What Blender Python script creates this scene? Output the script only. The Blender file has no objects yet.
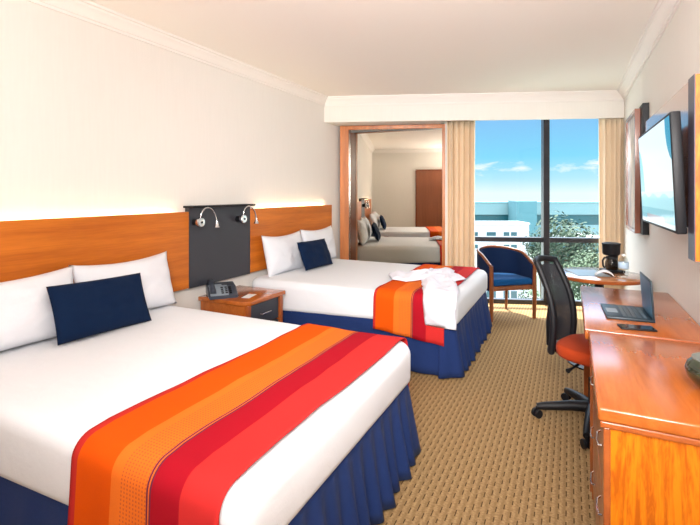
import bpy, bmesh, math, random
from mathutils import Vector, Matrix, noise
from mathutils.geometry import delaunay_2d_cdt
random.seed(7)
PI = math.pi
S = bpy.context.scene
COL = S.collection

# ------------------------------------------------------------------ camera
F = 450.0
YAW = math.atan(220 / F)
cd = bpy.data.cameras.new('camera')
cam = bpy.data.objects.new('camera', cd); COL.objects.link(cam)
cam.location = (0, 0, 1.4)
cam.rotation_euler = (PI / 2, 0, YAW)
cd.sensor_width = 36; cd.lens = F / 700 * 36
cd.shift_y = -(262.5 - 193) / 700
cd.clip_start = 0.02; cd.clip_end = 1000
S.camera = cam
S.view_settings.view_transform = 'Standard'
S.view_settings.look = 'None'
S.view_settings.gamma = 1
S.view_settings.use_curve_mapping = False
S.view_settings.exposure = 0.0
SY, CY = math.sin(YAW), math.cos(YAW)

# ------------------------------------------------------------------ node helpers
class NT:
    def __init__(s, tree): s.t = tree; s.n = tree.nodes; s.l = tree.links
    def new(s, typ, **kw):
        n = s.n.new(typ)
        for k, v in kw.items(): setattr(n, k, v)
        return n
    def set(s, sock, v):
        if isinstance(v, bpy.types.NodeSocket): s.l.new(v, sock)
        elif v is not None: sock.default_value = v
    def math(s, op, a, b=None, c=None, clamp=False):
        n = s.new('ShaderNodeMath', operation=op, use_clamp=clamp)
        s.set(n.inputs[0], a)
        if b is not None: s.set(n.inputs[1], b)
        if c is not None: s.set(n.inputs[2], c)
        return n.outputs[0]
    def ramp(s, fac, stops, interp='LINEAR'):
        n = s.new('ShaderNodeValToRGB'); r = n.color_ramp; r.interpolation = interp
        while len(r.elements) < len(stops): r.elements.new(0.5)
        for e, (p, c) in zip(r.elements, stops):
            e.position = p; e.color = (*c[:3], 1)
        s.set(n.inputs[0], fac); return n.outputs[0]
    def mix(s, fac, a, b, mode='MIX'):
        n = s.new('ShaderNodeMix', data_type='RGBA', blend_type=mode)
        s.set(n.inputs[0], fac)
        s.set(n.inputs[6], a if isinstance(a, bpy.types.NodeSocket) else (*a[:3], 1))
        s.set(n.inputs[7], b if isinstance(b, bpy.types.NodeSocket) else (*b[:3], 1))
        return n.outputs[2]
    def coord(s, which='Object'): return s.new('ShaderNodeTexCoord').outputs[which]
    def mapping(s, v, scale=(1, 1, 1), loc=(0, 0, 0), rot=(0, 0, 0)):
        n = s.new('ShaderNodeMapping'); s.l.new(v, n.inputs[0])
        n.inputs['Scale'].default_value = scale; n.inputs['Location'].default_value = loc
        n.inputs['Rotation'].default_value = rot
        return n.outputs[0]
    def noise(s, v, scale, detail=3, rough=0.5, dist=0):
        n = s.new('ShaderNodeTexNoise'); s.l.new(v, n.inputs['Vector'])
        n.inputs['Scale'].default_value = scale; n.inputs['Detail'].default_value = detail
        n.inputs['Roughness'].default_value = rough; n.inputs['Distortion'].default_value = dist
        return n.outputs[0]
    def bump(s, h, strength=0.2, dist=0.01):
        n = s.new('ShaderNodeBump'); s.l.new(h, n.inputs['Height'])
        n.inputs['Strength'].default_value = strength; n.inputs['Distance'].default_value = dist
        return n.outputs[0]

def lin(r, g, b):
    f = lambda c: (c / 255 / 12.92) if c / 255 <= .04045 else ((c / 255 + .055) / 1.055) ** 2.4
    return (f(r), f(g), f(b))

def new_mat(name):
    m = bpy.data.materials.new(name); m.use_nodes = True
    t = NT(m.node_tree); p = t.n['Principled BSDF']
    return m, t, p

def plain(name, col, rough=0.5, metal=0.0, spec=0.5, coat=0.0):
    m, t, p = new_mat(name)
    p.inputs['Base Color'].default_value = (*col, 1)
    p.inputs['Roughness'].default_value = rough
    p.inputs['Metallic'].default_value = metal
    p.inputs['Specular IOR Level'].default_value = spec
    p.inputs['Coat Weight'].default_value = coat
    v = t.coord(); nz = t.noise(v, 60, 2)
    t.l.new(t.math('MULTIPLY_ADD', nz, 0.06, max(rough - 0.03, 0.0)), p.inputs['Roughness'])
    return m

def wood(name, dark, light, grain=(1, 1, 1), rough=0.3, coat=0.3, swirl=0.0, contrast=1.0):
    """grain: scale per axis, small value = grain runs along this axis"""
    m, t, p = new_mat(name)
    v = t.mapping(t.coord(), grain)
    a = t.noise(v, 3.0, 5, 0.55, swirl)
    b = t.noise(v, 22.0, 4, 0.6, swirl * .5)
    s = t.math('ADD', t.math('MULTIPLY', a, 0.7), t.math('MULTIPLY', b, 0.3))
    lo, hi = 0.5 - .16 / contrast, 0.5 + .16 / contrast
    c = t.ramp(s, [(lo, dark), (hi, light)])
    t.l.new(c, p.inputs['Base Color'])
    p.inputs['Roughness'].default_value = rough; p.inputs['Specular IOR Level'].default_value = .35
    p.inputs['Coat Weight'].default_value = coat
    p.inputs['Coat Roughness'].default_value = 0.15
    t.l.new(t.bump(b, 0.01, 0.001), p.inputs['Normal'])
    return m

def fabric(name, col, rough=0.9, bscale=350, bstr=0.25, wrinkle=0.0, var=0.12, sheen=0.03):
    m, t, p = new_mat(name)
    v = t.coord()
    n = t.noise(v, bscale, 2); w = t.noise(v, 7, 3, 0.5, 0.6)
    c2 = tuple(x * (1 - var) for x in col)
    t.l.new(t.mix(n, c2, col), p.inputs['Base Color'])
    p.inputs['Roughness'].default_value = rough
    p.inputs['Sheen Weight'].default_value = sheen
    p.inputs['Specular IOR Level'].default_value = 0.08
    h = t.math('ADD', t.math('MULTIPLY', n, 0.0012), t.math('MULTIPLY', w, wrinkle))
    bp = t.new('ShaderNodeBump'); t.l.new(h, bp.inputs['Height'])
    bp.inputs['Strength'].default_value = bstr; bp.inputs['Distance'].default_value = 1.0
    t.l.new(bp.outputs[0], p.inputs['Normal'])
    return m

# ------------------------------------------------------------------ world: sky with clouds
w = bpy.data.worlds.new('sky'); S.world = w; w.use_nodes = True
t = NT(w.node_tree); bg = t.n['Background']
gen = t.coord('Generated')
sep = t.new('ShaderNodeSeparateXYZ'); t.l.new(gen, sep.inputs[0])
skyc = t.ramp(t.math('MULTIPLY', sep.outputs[2], 1.0, clamp=True),
              [(0.0, lin(226, 242, 244)), (0.03, lin(176, 226, 243)), (0.075, lin(130, 212, 245)), (0.165, lin(132, 190, 242)), (0.30, lin(175, 212, 246)), (0.6, lin(235, 240, 250))])
bright = t.ramp(sep.outputs[2], [(0.0, (1.18, 1.18, 1.18)), (0.17, (1.12, 1.12, 1.12)), (0.30, (5, 5, 5)), (0.6, (12, 12, 12))])
vm = t.mapping(gen, (9, 9, 26))
cl = t.noise(vm, 1.0, 6, 0.6, 0.4)
band = t.ramp(sep.outputs[2], [(0.0, (.7, .7, .7)), (0.05, (1, 1, 1)), (0.09, (.55, .55, .55)), (0.2, (.9, .9, .9))])
cm = t.ramp(t.math('MULTIPLY', cl, t.math('MULTIPLY', band, 1.0)), [(0.50, (0, 0, 0)), (0.62, (1, 1, 1))])
t.l.new(t.mix(cm, skyc, lin(240, 248, 252)), bg.inputs[0])
t.l.new(bright, bg.inputs[1])

# ------------------------------------------------------------------ lights
sd = bpy.data.lights.new('sun', 'SUN'); so = bpy.data.objects.new('sun', sd); COL.objects.link(so)
sd.energy = 16.0; sd.angle = math.radians(0.6); sd.color = (1, .96, .9)
so.rotation_euler = Vector((0.16, -0.28, -1)).to_track_quat('-Z', 'Y').to_euler()

def area(name, loc, target, sx, sy, power, col=(1, 1, 1)):
    l = bpy.data.lights.new(name, 'AREA'); l.shape = 'RECTANGLE'; l.size = sx; l.size_y = sy
    l.energy = power; l.color = col
    o = bpy.data.objects.new(name, l); COL.objects.link(o); o.location = loc
    o.rotation_euler = (Vector(target) - Vector(loc)).to_track_quat('-Z', 'Y').to_euler()
    return o
# added fill lamps without fixtures, out of view: overhead, ceiling bounce, far end
area('added_overhead_fill', (-0.3, 0.6, 2.56), (-0.3, 0.6, 0), 1.3, 1.6, 12, (1, .975, .97))
area('added_bounce_fill', (-0.1, -0.3, 1.45), (-0.7, 1.9, 3.6), 1.0, 0.8, 74, (1, .97, .965))
fl = area('added_far_fill', (0.15, -0.5, 2.2), (-1.0, 5.0, 1.1), 0.9, 0.5, 46, (1, .97, .95)); fl.data.spread = math.radians(75)

# ------------------------------------------------------------------ mesh helpers
class MB:
    def __init__(s): s.bm = bmesh.new()
    def box(s, lo, hi, bev=0.0, M=None, seg=2):
        lo, hi = Vector(lo), Vector(hi); c = (lo + hi) / 2; d = hi - lo
        tmp = bmesh.new(); bmesh.ops.create_cube(tmp, size=1)
        for v in tmp.verts: v.co = Vector((v.co.x * d.x, v.co.y * d.y, v.co.z * d.z)) + c
        if bev > 0: bmesh.ops.bevel(tmp, geom=tmp.edges[:], offset=min(bev, min(abs(x) for x in d) * .45), segments=seg, affect='EDGES', profile=.5)
        s._merge(tmp, M); return s
    def _merge(s, tmp, M=None):
        if M is not None: tmp.transform(M)
        me = bpy.data.meshes.new('t'); tmp.to_mesh(me); tmp.free()
        s.bm.from_mesh(me); bpy.data.meshes.remove(me)
    def lathe(s, prof, c=(0, 0, 0), n=32, M=None):
        tmp = bmesh.new(); rings = []
        for r, z in prof:
            if r < 1e-5: rings.append([tmp.verts.new((0, 0, z))])
            else: rings.append([tmp.verts.new((r * math.cos(2 * PI * k / n), r * math.sin(2 * PI * k / n), z)) for k in range(n)])
        for a, b in zip(rings, rings[1:]):
            for k in range(n):
                k2 = (k + 1) % n
                if len(a) == 1 and len(b) == 1: continue
                if len(a) == 1: tmp.faces.new((a[0], b[k], b[k2]))
                elif len(b) == 1: tmp.faces.new((a[k], a[k2], b[0]))
                else: tmp.faces.new((a[k], a[k2], b[k2], b[k]))
        for e in (rings[0], rings[-1]):
            if len(e) > 1:
                try: tmp.faces.new(e)
                except ValueError: pass
        bmesh.ops.recalc_face_normals(tmp, faces=tmp.faces[:])
        T = Matrix.Translation(Vector(c))
        s._merge(tmp, T @ M if M is not None else T); return s
    def tube(s, pts, r, n=10, closed=False):
        pts = [Vector(p) for p in pts]; tmp = s.bm; rings = []
        N = len(pts); up = None
        for i, p in enumerate(pts):
            if closed: d = pts[(i + 1) % N] - pts[i - 1]
            else: d = pts[min(i + 1, N - 1)] - pts[max(i - 1, 0)]
            d.normalize()
            if up is None:
                up = d.orthogonal().normalized()
            up = (up - d * up.dot(d)).normalized(); b = d.cross(up)
            rr = r[i] if isinstance(r, (list, tuple)) else r
            rings.append([tmp.verts.new(p + (up * math.cos(2 * PI * k / n) + b * math.sin(2 * PI * k / n)) * rr) for k in range(n)])
        pairs = list(zip(rings, rings[1:]))
        if closed: pairs.append((rings[-1], rings[0]))
        for a, b in pairs:
            for k in range(n): tmp.faces.new((a[k], a[(k + 1) % n], b[(k + 1) % n], b[k]))
        if not closed: tmp.faces.new(rings[0][::-1]); tmp.faces.new(rings[-1])
        return s
    def prism(s, poly, z0, z1, M=None, bev=0.0):
        tmp = bmesh.new()
        a = [tmp.verts.new((x, y, z0)) for x, y in poly]; b = [tmp.verts.new((x, y, z1)) for x, y in poly]
        n = len(poly)
        tmp.faces.new(a[::-1]); tmp.faces.new(b)
        for k in range(n): tmp.faces.new((a[k], a[(k + 1) % n], b[(k + 1) % n], b[k]))
        bmesh.ops.recalc_face_normals(tmp, faces=tmp.faces[:])
        if bev > 0:
            es = [e for e in tmp.edges if abs(e.verts[0].co.z - e.verts[1].co.z) < 1e-6]
            bmesh.ops.bevel(tmp, geom=es, offset=bev, segments=3, affect='EDGES', profile=.5)
        s._merge(tmp, M); return s
    def grid(s, fn, nu, nv, closed_u=False):
        vs = [[s.bm.verts.new(fn(i / (nu if closed_u else nu - 1), j / (nv - 1))) for j in range(nv)] for i in range(nu)]
        for i in range(nu if closed_u else nu - 1):
            i2 = (i + 1) % nu
            for j in range(nv - 1): s.bm.faces.new((vs[i][j], vs[i2][j], vs[i2][j + 1], vs[i][j + 1]))
        return vs
    def build(s, name, mat, parent=None, smooth=None, loc=None, recalc=False, angle=40):
        if recalc: bmesh.ops.recalc_face_normals(s.bm, faces=s.bm.faces[:])
        me = bpy.data.meshes.new(name); s.bm.to_mesh(me); s.bm.free()
        me.materials.append(mat)
        if smooth is not False:
            for p in me.polygons: p.use_smooth = True
            try: me.set_sharp_from_angle(angle=math.radians(angle))
            except Exception: pass
        o = bpy.data.objects.new(name, me); COL.objects.link(o)
        if parent: o.parent = parent
        if loc is not None: o.location = loc
        return o

def tag(o, label, cat, group=None):
    o['label'] = label; o['category'] = cat
    if group: o['group'] = group
    return o
def thing(name, label, cat, loc=(0, 0, 0), rz=0, group=None):
    o = bpy.data.objects.new(name, None); COL.objects.link(o)
    o.location = loc; o.rotation_euler = (0, 0, rz); o.empty_display_size = .1
    return tag(o, label, cat, group)
def struct(o): o['kind'] = 'structure'; return o
def solidify(o, th, off=0):
    m = o.modifiers.new('thickness', 'SOLIDIFY'); m.thickness = th; m.offset = off; return o
def subsurf(o, n=1):
    m = o.modifiers.new('smooth', 'SUBSURF'); m.levels = n; m.render_levels = n; return o
def copy_thing(o, loc=None, rz=None, **props):
    r = o.copy(); COL.objects.link(r)
    for ch in o.children:
        c = ch.copy(); COL.objects.link(c); c.parent = r
        for g in ch.children:
            d = g.copy(); COL.objects.link(d); d.parent = c
    if loc is not None: r.location = loc
    if rz is not None: r.rotation_euler = (0, 0, rz)
    for k, v in props.items(): r[k] = v
    return r

# ------------------------------------------------------------------ materials
m_wall, t, p = new_mat('wallpaper')
v = t.coord(); a = t.noise(t.mapping(v, (60, 60, 4)), 1, 3)
t.l.new(t.mix(a, (.77, .74, .69), (.81, .78, .73)), p.inputs['Base Color']); p.inputs['Roughness'].default_value = .85
t.l.new(t.bump(a, .08, .002), p.inputs['Normal'])
m_ceil = plain('ceiling paint', (.90, .855, .80), .9)
m_trim = plain('trim paint', (.84, .80, .76), .6)

m_carpet, t, p = new_mat('woven carpet')
v = t.coord(); sp = t.new('ShaderNodeSeparateXYZ'); t.l.new(v, sp.inputs[0])
nz = t.noise(v, 6, 2)
cx = t.math('DIVIDE', sp.outputs[0], 0.031); ci = t.math('FLOOR', cx); cf = t.math('FRACT', cx)
ry = t.math('ADD', t.math('DIVIDE', sp.outputs[1], 0.070), t.math('ADD', t.math('MULTIPLY', ci, 0.5), t.math('MULTIPLY', nz, 1.2)))
rf = t.math('FRACT', ry)
mx = t.math('MULTIPLY', t.math('GREATER_THAN', cf, .42), t.math('LESS_THAN', cf, .58))
my = t.math('LESS_THAN', rf, .5)
dash = t.math('MULTIPLY', mx, my)
f1 = t.noise(v, 500, 2); f2 = t.noise(v, 2.0, 3)
f3 = t.noise(v, 90, 3)
base = t.mix(t.math('MULTIPLY_ADD', f3, 1.6, t.math('MULTIPLY_ADD', f1, .6, -.6), clamp=True), (.22, .13, .052), (.49, .325, .16))
rib = t.math('SINE', t.math('MULTIPLY', cf, 2 * PI))
base2 = t.mix(t.math('MULTIPLY_ADD', rib, .25, .25, clamp=True), base, (.17, .098, .04))
colr = t.mix(t.math('MULTIPLY', dash, .85), base2, (.05, .024, .009))
t.l.new(colr, p.inputs['Base Color']); p.inputs['Roughness'].default_value = .95
p.inputs['Specular IOR Level'].default_value = .1
hh = t.math('SUBTRACT', t.math('MULTIPLY', f1, .4), dash)
t.l.new(t.bump(hh, .5, .004), p.inputs['Normal'])

m_head = wood('headboard cherry veneer', (.42, .100, .008), (.66, .190, .018), (1, .25, 5), .4, .05)
m_desk = wood('desk cherry veneer', (.31, .075, .012), (.47, .125, .022), (4, .45, 4), .2, .4, 1.2)
m_deskend = wood('dresser side veneer', (.40, .085, .002), (.68, .175, .004), (3, 3, .4), .4, .0, 5, 2.2)
m_deskdark = wood('desk edge wood', (.25, .058, .014), (.38, .098, .022), (3, 3, 3), .3, .4)
m_brown = wood('dark mahogany', (.16, .045, .02), (.26, .075, .03), (6, 6, .6), .25, .5)
m_door = wood('brown door veneer', (.23, .075, .035), (.30, .10, .045), (6, 6, .4), .4, .1)
m_gloss = wood('glossy brown panel', (.30, .085, .035), (.38, .12, .05), (5, 5, .6), .12, .9)
m_frame = wood('mirror frame wood', (.36, .11, .03), (.62, .22, .06), (5, 5, .4), .3, .5)
m_black = plain('matt black plastic', (.006, .006, .008), .5, 0, .3)
m_panel = plain('charcoal laminate', (.035, .038, .048), .45)
m_alum = plain('black anodised aluminium', (.014, .012, .016), .35)
m_edge = plain('dark grey edge band', (.07, .06, .085), .4)
m_chrome = plain('brushed chrome', (.72, .72, .74), .18, 1.0)
m_white = plain('white plastic', (.85, .85, .85), .4)
m_sheet = fabric('white bed linen', (.75, .765, .80), .9, 200, .35, .012, .03)
m_pillow = fabric('white pillowcase', (.75, .765, .81), .9, 200, .5, .02, .03)
m_navy = fabric('navy cushion fabric', (.006, .018, .055), .95, 300, .4, .002, .35, .02)
m_skirt = fabric('blue bed skirt', (.020, .045, .17), .85, 420, 1.0, .004, .65, .04)
m_robe = fabric('white terry robe', (.76, .76, .84), 1, 260, 1.0, .012, .06)
m_curt = fabric('beige curtain', (.92, .75, .55), .9, 300, .2, .0, .1)
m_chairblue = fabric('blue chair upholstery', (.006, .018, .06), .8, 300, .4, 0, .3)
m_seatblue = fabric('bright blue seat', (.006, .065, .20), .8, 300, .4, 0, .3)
m_orange = fabric('orange seat fabric', (.42, .05, .012), .8, 300, .4, 0, .2)
m_chairwood = wood('chair wood', (.12, .034, .010), (.24, .072, .02), (4, 4, .6), .3, .4)
m_mirror, t, p = new_mat('mirror glass')
p.inputs['Metallic'].default_value = 1; p.inputs['Roughness'].default_value = 0.0
p.inputs['Base Color'].default_value = (.70, .67, .58, 1)

def glass_mat(name, tint=(1, 1, 1), refl=1.0, rough=0.0):
    m, t, p = new_mat(name)
    tr = t.new('ShaderNodeBsdfTransparent'); tr.inputs[0].default_value = (*tint, 1)
    gl = t.new('ShaderNodeBsdfGlossy'); gl.inputs['Roughness'].default_value = rough
    fr = t.new('ShaderNodeFresnel'); fr.inputs[0].default_value = 1.45
    mx = t.new('ShaderNodeMixShader'); geo = t.new('ShaderNodeNewGeometry'); t.l.new(t.math('MULTIPLY', t.math('MULTIPLY', fr.outputs[0], refl), t.math('SUBTRACT', 1.0, geo.outputs['Backfacing'])), mx.inputs[0])
    t.l.new(tr.outputs[0], mx.inputs[1]); t.l.new(gl.outputs[0], mx.inputs[2])
    t.l.new(mx.outputs[0], t.n['Material Output'].inputs[0])
    return m
m_glass = glass_mat('window glass', (.985, .995, .99), .6)
m_clear = glass_mat('clear plastic', (.90, .94, .96), 1.2, .05)
m_carafe = glass_mat('carafe glass', (.62, .6, .58), 1.3, .02)

def stripes(name, x0, x1):
    m, t, p = new_mat(name)
    v = t.coord(); sp = t.new('ShaderNodeSeparateXYZ'); t.l.new(v, sp.inputs[0])
    u = t.math('DIVIDE', t.math('SUBTRACT', sp.outputs[0], x0), x1 - x0, clamp=True)
    RED, ORG, ORG2, PUR, CRI, COR = (.50, .025, .022), (.68, .085, .002), (.76, .165, .018), (.11, .018, .05), (.33, .003, .016), (.54, .026, .027)
    c = t.ramp(u, [(0, RED), (.033, ORG), (.30, ORG2), (.545, PUR), (.555, ORG2), (.563, PUR), (.577, CRI), (.756, COR)], 'CONSTANT')
    # woven dots on the light orange band
    fx = t.math('FRACT', t.math('MULTIPLY', sp.outputs[0], 1 / .0125))
    yz = t.math('ADD', sp.outputs[1], sp.outputs[2])
    fy = t.math('FRACT', t.math('MULTIPLY', yz, 1 / .0125))
    d = t.math('MULTIPLY', t.math('LESS_THAN', fx, .45), t.math('LESS_THAN', fy, .5))
    inb = t.math('MULTIPLY', t.math('GREATER_THAN', u, .37), t.math('LESS_THAN', u, .545))
    c = t.mix(t.math('MULTIPLY', t.math('MULTIPLY', d, inb), .6), c, (.35, .06, .03))
    n = t.noise(v, 300, 2)
    c = t.mix(t.math('MULTIPLY', n, .25), c, (.35, .03, .01), 'MIX')
    big = t.noise(v, 5, 2)
    t.l.new(c, p.inputs['Base Color']); p.inputs['Roughness'].default_value = .85
    p.inputs['Specular IOR Level'].default_value = .06
    t.l.new(t.bump(t.math('ADD', t.math('MULTIPLY', n, .1), big), .25, .01), p.inputs['Normal'])
    return m
# ------------------------------------------------------------------ room shell
XL, XR, YR, CH = -2.78, 0.575, -0.72, 2.60
A = math.atan((6.45 - 5.30) / (XR - XL)); UA, VA = math.cos(A), math.sin(A)
def W(s, t_, z=0):          # window wall frame: s along the wall from the left corner, t_ outwards
    return Vector((XL + s * UA - t_ * VA, 5.30 + s * VA + t_ * UA, z))
def so2p(q): return (q.x, q.y)
MW = Matrix.Translation((XL, 5.30, 0)) @ Matrix.Rotation(A, 4, 'Z')
SMAX = (XR - XL) / UA
b = MB().prism([(XL - .1, YR - .1), (XR + .1, YR - .1), (XR + .1, 6.62), (XL - .1, 5.47)], -.1, 0)
struct(b.build('floor', m_carpet, smooth=False))
b = MB().prism([(XL - .1, YR - .1), (XR + .1, YR - .1), so2p(W(SMAX + .1, .12)), so2p(W(1.5, .12)), so2p(W(1.5, .38)), (XL - .1, 5.62)], CH, CH + .06)
struct(b.build('ceiling', m_ceil, smooth=False))
struct(MB().box((XL - .1, YR, 0), (XL, 5.66, CH)).build('wall_left', m_wall, smooth=False))
struct(MB().box((XR, YR, 0), (XR + .1, 6.60, CH)).build('wall_right', m_wall, smooth=False))
struct(MB().box((XL - .1, YR - .1, 0), (XR + .1, YR, CH)).build('wall_rear', m_wall, smooth=False))
# back wall: strip over the window, narrow return behind the left curtain, alcove back behind the mirror
b = MB().box((1.38, 0, 2.40), (SMAX + .03, .12, CH), M=MW)
b.box((1.40, .0, 0), (1.50, .12, 2.40), M=MW)
b.box((0.0, .30, 0), (1.50, .36, CH), M=MW)
struct(b.build('wall_back', m_wall, smooth=False))
# soffit in front of the window
SL, SR_ = Vector((XL, 4.95)), Vector((XR, 6.20))
sdir = (SR_ - SL).normalized(); snor = Vector((-sdir.y, sdir.x))
def so2(pt): return (pt.x, pt.y)
b = MB().prism([so2(SL), so2(SR_), so2(SR_ + snor * .05), so2(SL + snor * .05)], 2.29, CH)
f1 = SL + (SR_ - SL) * .39
b.prism([so2(SL + snor * .045), so2(f1 + snor * .045), so2(W(1.40, .02).xy), so2(W(0, .02).xy)], 2.29, CH - .001)
struct(b.build('wall_soffit', m_wall, smooth=False))
# crown mouldings
def crown(name, p0, p1, inward):
    p0, p1, n = Vector((*p0, 0)), Vector((*p1, 0)), Vector((*inward, 0)).normalized()
    prof = [(0, -.105), (.012, -.105), (.014, -.088), (.022, -.085), (.03, -.07), (.045, -.045), (.062, -.03), (.066, -.018), (.082, -.015), (.085, 0), (0, 0)]
    b = MB(); a = [b.bm.verts.new(p0 + n * x + Vector((0, 0, CH + z))) for x, z in prof]
    c = [b.bm.verts.new(p1 + n * x + Vector((0, 0, CH + z))) for x, z in prof]
    k = len(prof)
    for i in range(k): b.bm.faces.new((a[i], a[(i + 1) % k], c[(i + 1) % k], c[i]))
    b.bm.faces.new(a); b.bm.faces.new(c[::-1])
    return struct(b.build(name, m_trim, recalc=True, angle=25))
crown('trim_left', (XL, YR), (XL, 4.98), (1, 0))
crown('trim_right', (XR, YR), (XR, 6.22), (-1, 0))
crown('trim_back', (XL, 4.95), (XR, 6.20), (sdir.y, -sdir.x))
crown('trim_rear', (XL, YR), (XR, YR), (0, 1))
for nm, lo, hi in (('baseboard_left', (XL, YR, 0), (XL + .015, 5.2, .09)), ('baseboard_right', (XR - .015, YR, 0), (XR, 6.3, .09))):
    struct(MB().box(lo, hi, .004).build(nm, m_trim, smooth=False))
# door of the room, seen in the mirror
struct(MB().box((-1.56, YR, 0), (-.74, YR + .03, 2.0), .003).build('door_1', m_door, smooth=False))
b = MB().box((-1.60, YR, 0), (-1.56, YR + .04, 2.04), .004); b.box((-.74, YR, 0), (-.70, YR + .04, 2.04), .004); b.box((-1.56, YR, 2.0), (-.74, YR + .04, 2.04), .004)
struct(b.build('trim_1', m_brown, smooth=False))

# window
s0 = 1.50
win = struct(MB().box((s0, -.02, .0), (s0 + .06, .06, 2.40), .004, MW).box((SMAX - .07, -.02, 0), (SMAX, .06, 2.40), .004, MW)
       .box((s0 + .06, -.02, 0), (SMAX - .07, .06, .055), .004, MW).box((s0 + .06, -.02, 2.36), (SMAX - .07, .06, 2.40), .004, MW)
       .build('window_1', m_alum, smooth=False))
MUL = (-.277 - XL) / UA
struct(MB().box((MUL - .036, -.05, .055), (MUL + .036, .06, 2.36), .003, MW).build('window_mullion', m_alum, win, smooth=False))
for a0, a1 in ((s0 + .06, MUL - .036), (MUL + .036, SMAX - .07)):
    struct(MB().box((a0, -.035, .782), (a1, .06, .842), .003, MW).build('window_rail', m_alum, win, smooth=False))
    for z0, z1 in ((.055, .782), (.842, 2.36)):
        struct(MB().box((a0, .016, z0), (a1, .022, z1), 0, MW).build('window_pane', m_glass, win, smooth=False))

# mirror in its wooden frame
mir = thing('wall_mirror', 'tall mirror in a reddish wood frame beside the left curtain', 'mirror', W(.72, 0, 0))
iv = mir.matrix_basis.inverted()
TM = Matrix.Translation(-Vector(W(.72, 0, 0)))
def mp(mb, name, mat): return mb.build(name, mat, mir, smooth=False)
mp(MB().box((.04, -.03, 0), (.155, .02, 2.285), .004, TM @ MW), 'jamb', m_frame)
mp(MB().box((1.37, -.03, 0), (1.405, .02, 2.285), .004, TM @ MW), 'jamb', m_frame)
mp(MB().box((.155, -.03, 2.235), (1.37, .02, 2.285), .004, TM @ MW), 'frame_head', m_frame)
mp(MB().box((.13, .022, 0), (.152, .27, 2.285), .002, TM @ MW), 'side_lining', m_brown)
ga = math.radians(9.9); g1 = W(1.372, .012)
gu = Vector((math.cos(ga), math.sin(ga), 0)); gn = Vector((-gu.y, gu.x, 0)); L = 1.235
P4 = [g1, g1 - gu * L, g1 - gu * L + gn * .006, g1 + gn * .006]
mp(MB().prism([(q.x, q.y) for q in P4], .02, 2.225, TM), 'mirror_glass', m_mirror)
P4 = [g1 + gn * .007, g1 - gu * L + gn * .007, g1 - gu * L + gn * .02, g1 + gn * .02]
mp(MB().prism([(q.x, q.y) for q in P4], .02, 2.225, TM), 'backing', m_black)

# curtains
def curtain(name, s_a, s_b, label, folds, seed):
    o0 = W((s_a + s_b) / 2, -.15); b = MB(); rnd = random.Random(seed)
    ph = [rnd.uniform(-.5, .5) for _ in range(40)]
    def fn(u, v_):
        q = u * folds
        amp = .052 + .008 * math.sin(q * 1.7 + seed)
        off = amp * math.sin(2 * PI * q + ph[int(q) % 40] * .8 * (1 - abs(2 * (q % 1) - 1)))
        pinch = 1 - .10 * math.sin(PI * v_) * 0.4
        s_ = (s_a + s_b) / 2 + (u - .5) * (s_b - s_a) * pinch + .006 * math.sin(4 * PI * q)
        return W(s_, -.15 + off * (1 + .15 * v_), .015 + (2.335 - .015) * v_) - Vector((o0.x, o0.y, 0))
    b.grid(fn, folds * 12 + 1, 14)
    o = b.build(name, m_curt, loc=(o0.x, o0.y, 0), angle=180)
    solidify(o, .003)
    return tag(o, label, 'curtain')
curtain('curtain', 1.42, 1.765, 'beige pleated curtain hanging between the mirror and the window', 5, 1)
curtain('curtain', 3.22, SMAX - .03, 'beige pleated curtain hanging beside the coffee maker in the window corner', 5, 5)

# ------------------------------------------------------------------ wall boards on the left wall
tag(MB().box((XL + .024, .55, .64), (XL + .05, 2.66, 1.25), .003).build('headboard', m_head, smooth=False),
    'long orange wood headboard panel behind the bed nearest the camera', 'headboard')
tag(MB().box((XL + .024, 3.43, .64), (XL + .05, 5.06, 1.25), .003).build('headboard', m_head, smooth=False),
    'orange wood headboard panel behind the bed by the mirror', 'headboard')
wp = thing('wall_panel', 'charcoal laminate panel on the wall between the two headboards, above the nightstand', 'panel', (XL + .001, 3.045, .635))
MB().box((0, -.38, 0), (.05, .38, .645), .003).build('board', m_panel, wp, smooth=False)
MB().box((0, -.40, .645), (.11, .385, .662), .003).build('ledge', m_black, wp, smooth=False)
# glow strips hidden behind the headboards
for y0, y1 in ((.7, 2.55), (3.55, 4.95)):
    area('headboard_strip_light', (XL + .012, (y0 + y1) / 2, 1.225), (XL + .012, (y0 + y1) / 2, 3), .016, y1 - y0, 4, (1, .78, .45)).rotation_euler = (PI, 0, 0)
def lamp(y, label):
    r = thing('reading_lamp', label, 'lamp', (XL + .05, y, 1.165), 0)
    R = Matrix.Rotation(PI / 2, 4, 'Y')
    MB().lathe([(0, 0), (.028, 0), (.028, .045), (.02, .048), (0, .048)], n=24, M=R).build('wall_mount', m_black, r)
    k = MB().lathe([(.0, .048), (.036, .048), (.040, .055), (.040, .075), (.034, .083), (0, .085)], n=32, M=R).build('switch_disc', m_chrome, r)
    MB().lathe([(0, .085), (.010, .085), (.010, .088), (0, .09)], n=16, M=R).build('switch_button', m_black, k)
    pts = []
    for i in range(25):
        a_ = PI * i / 24
        pts.append((.065 + .03 * i / 24, .005 + .075 * (1 - math.cos(a_)), .04 + .085 * math.sin(a_) - .045 * (i / 24) ** 2))
    MB().tube([(.065, .003, 0.03)] + pts, .0055, 10).build('gooseneck', m_chrome, r)
    e = pts[-1]
    MB().lathe([(.008, .012), (.010, 0), (.014, -.02), (.026, -.045), (.024, -.045), (.012, -.02), (0, -.015)], c=e, n=24).build('lamp_head', m_chrome, r)
    return r
lamp(2.715, 'chrome gooseneck reading lamp on the charcoal panel, nearer the camera and the phone')
lamp(3.24, 'chrome gooseneck reading lamp on the charcoal panel, nearer the bed by the mirror')

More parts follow.
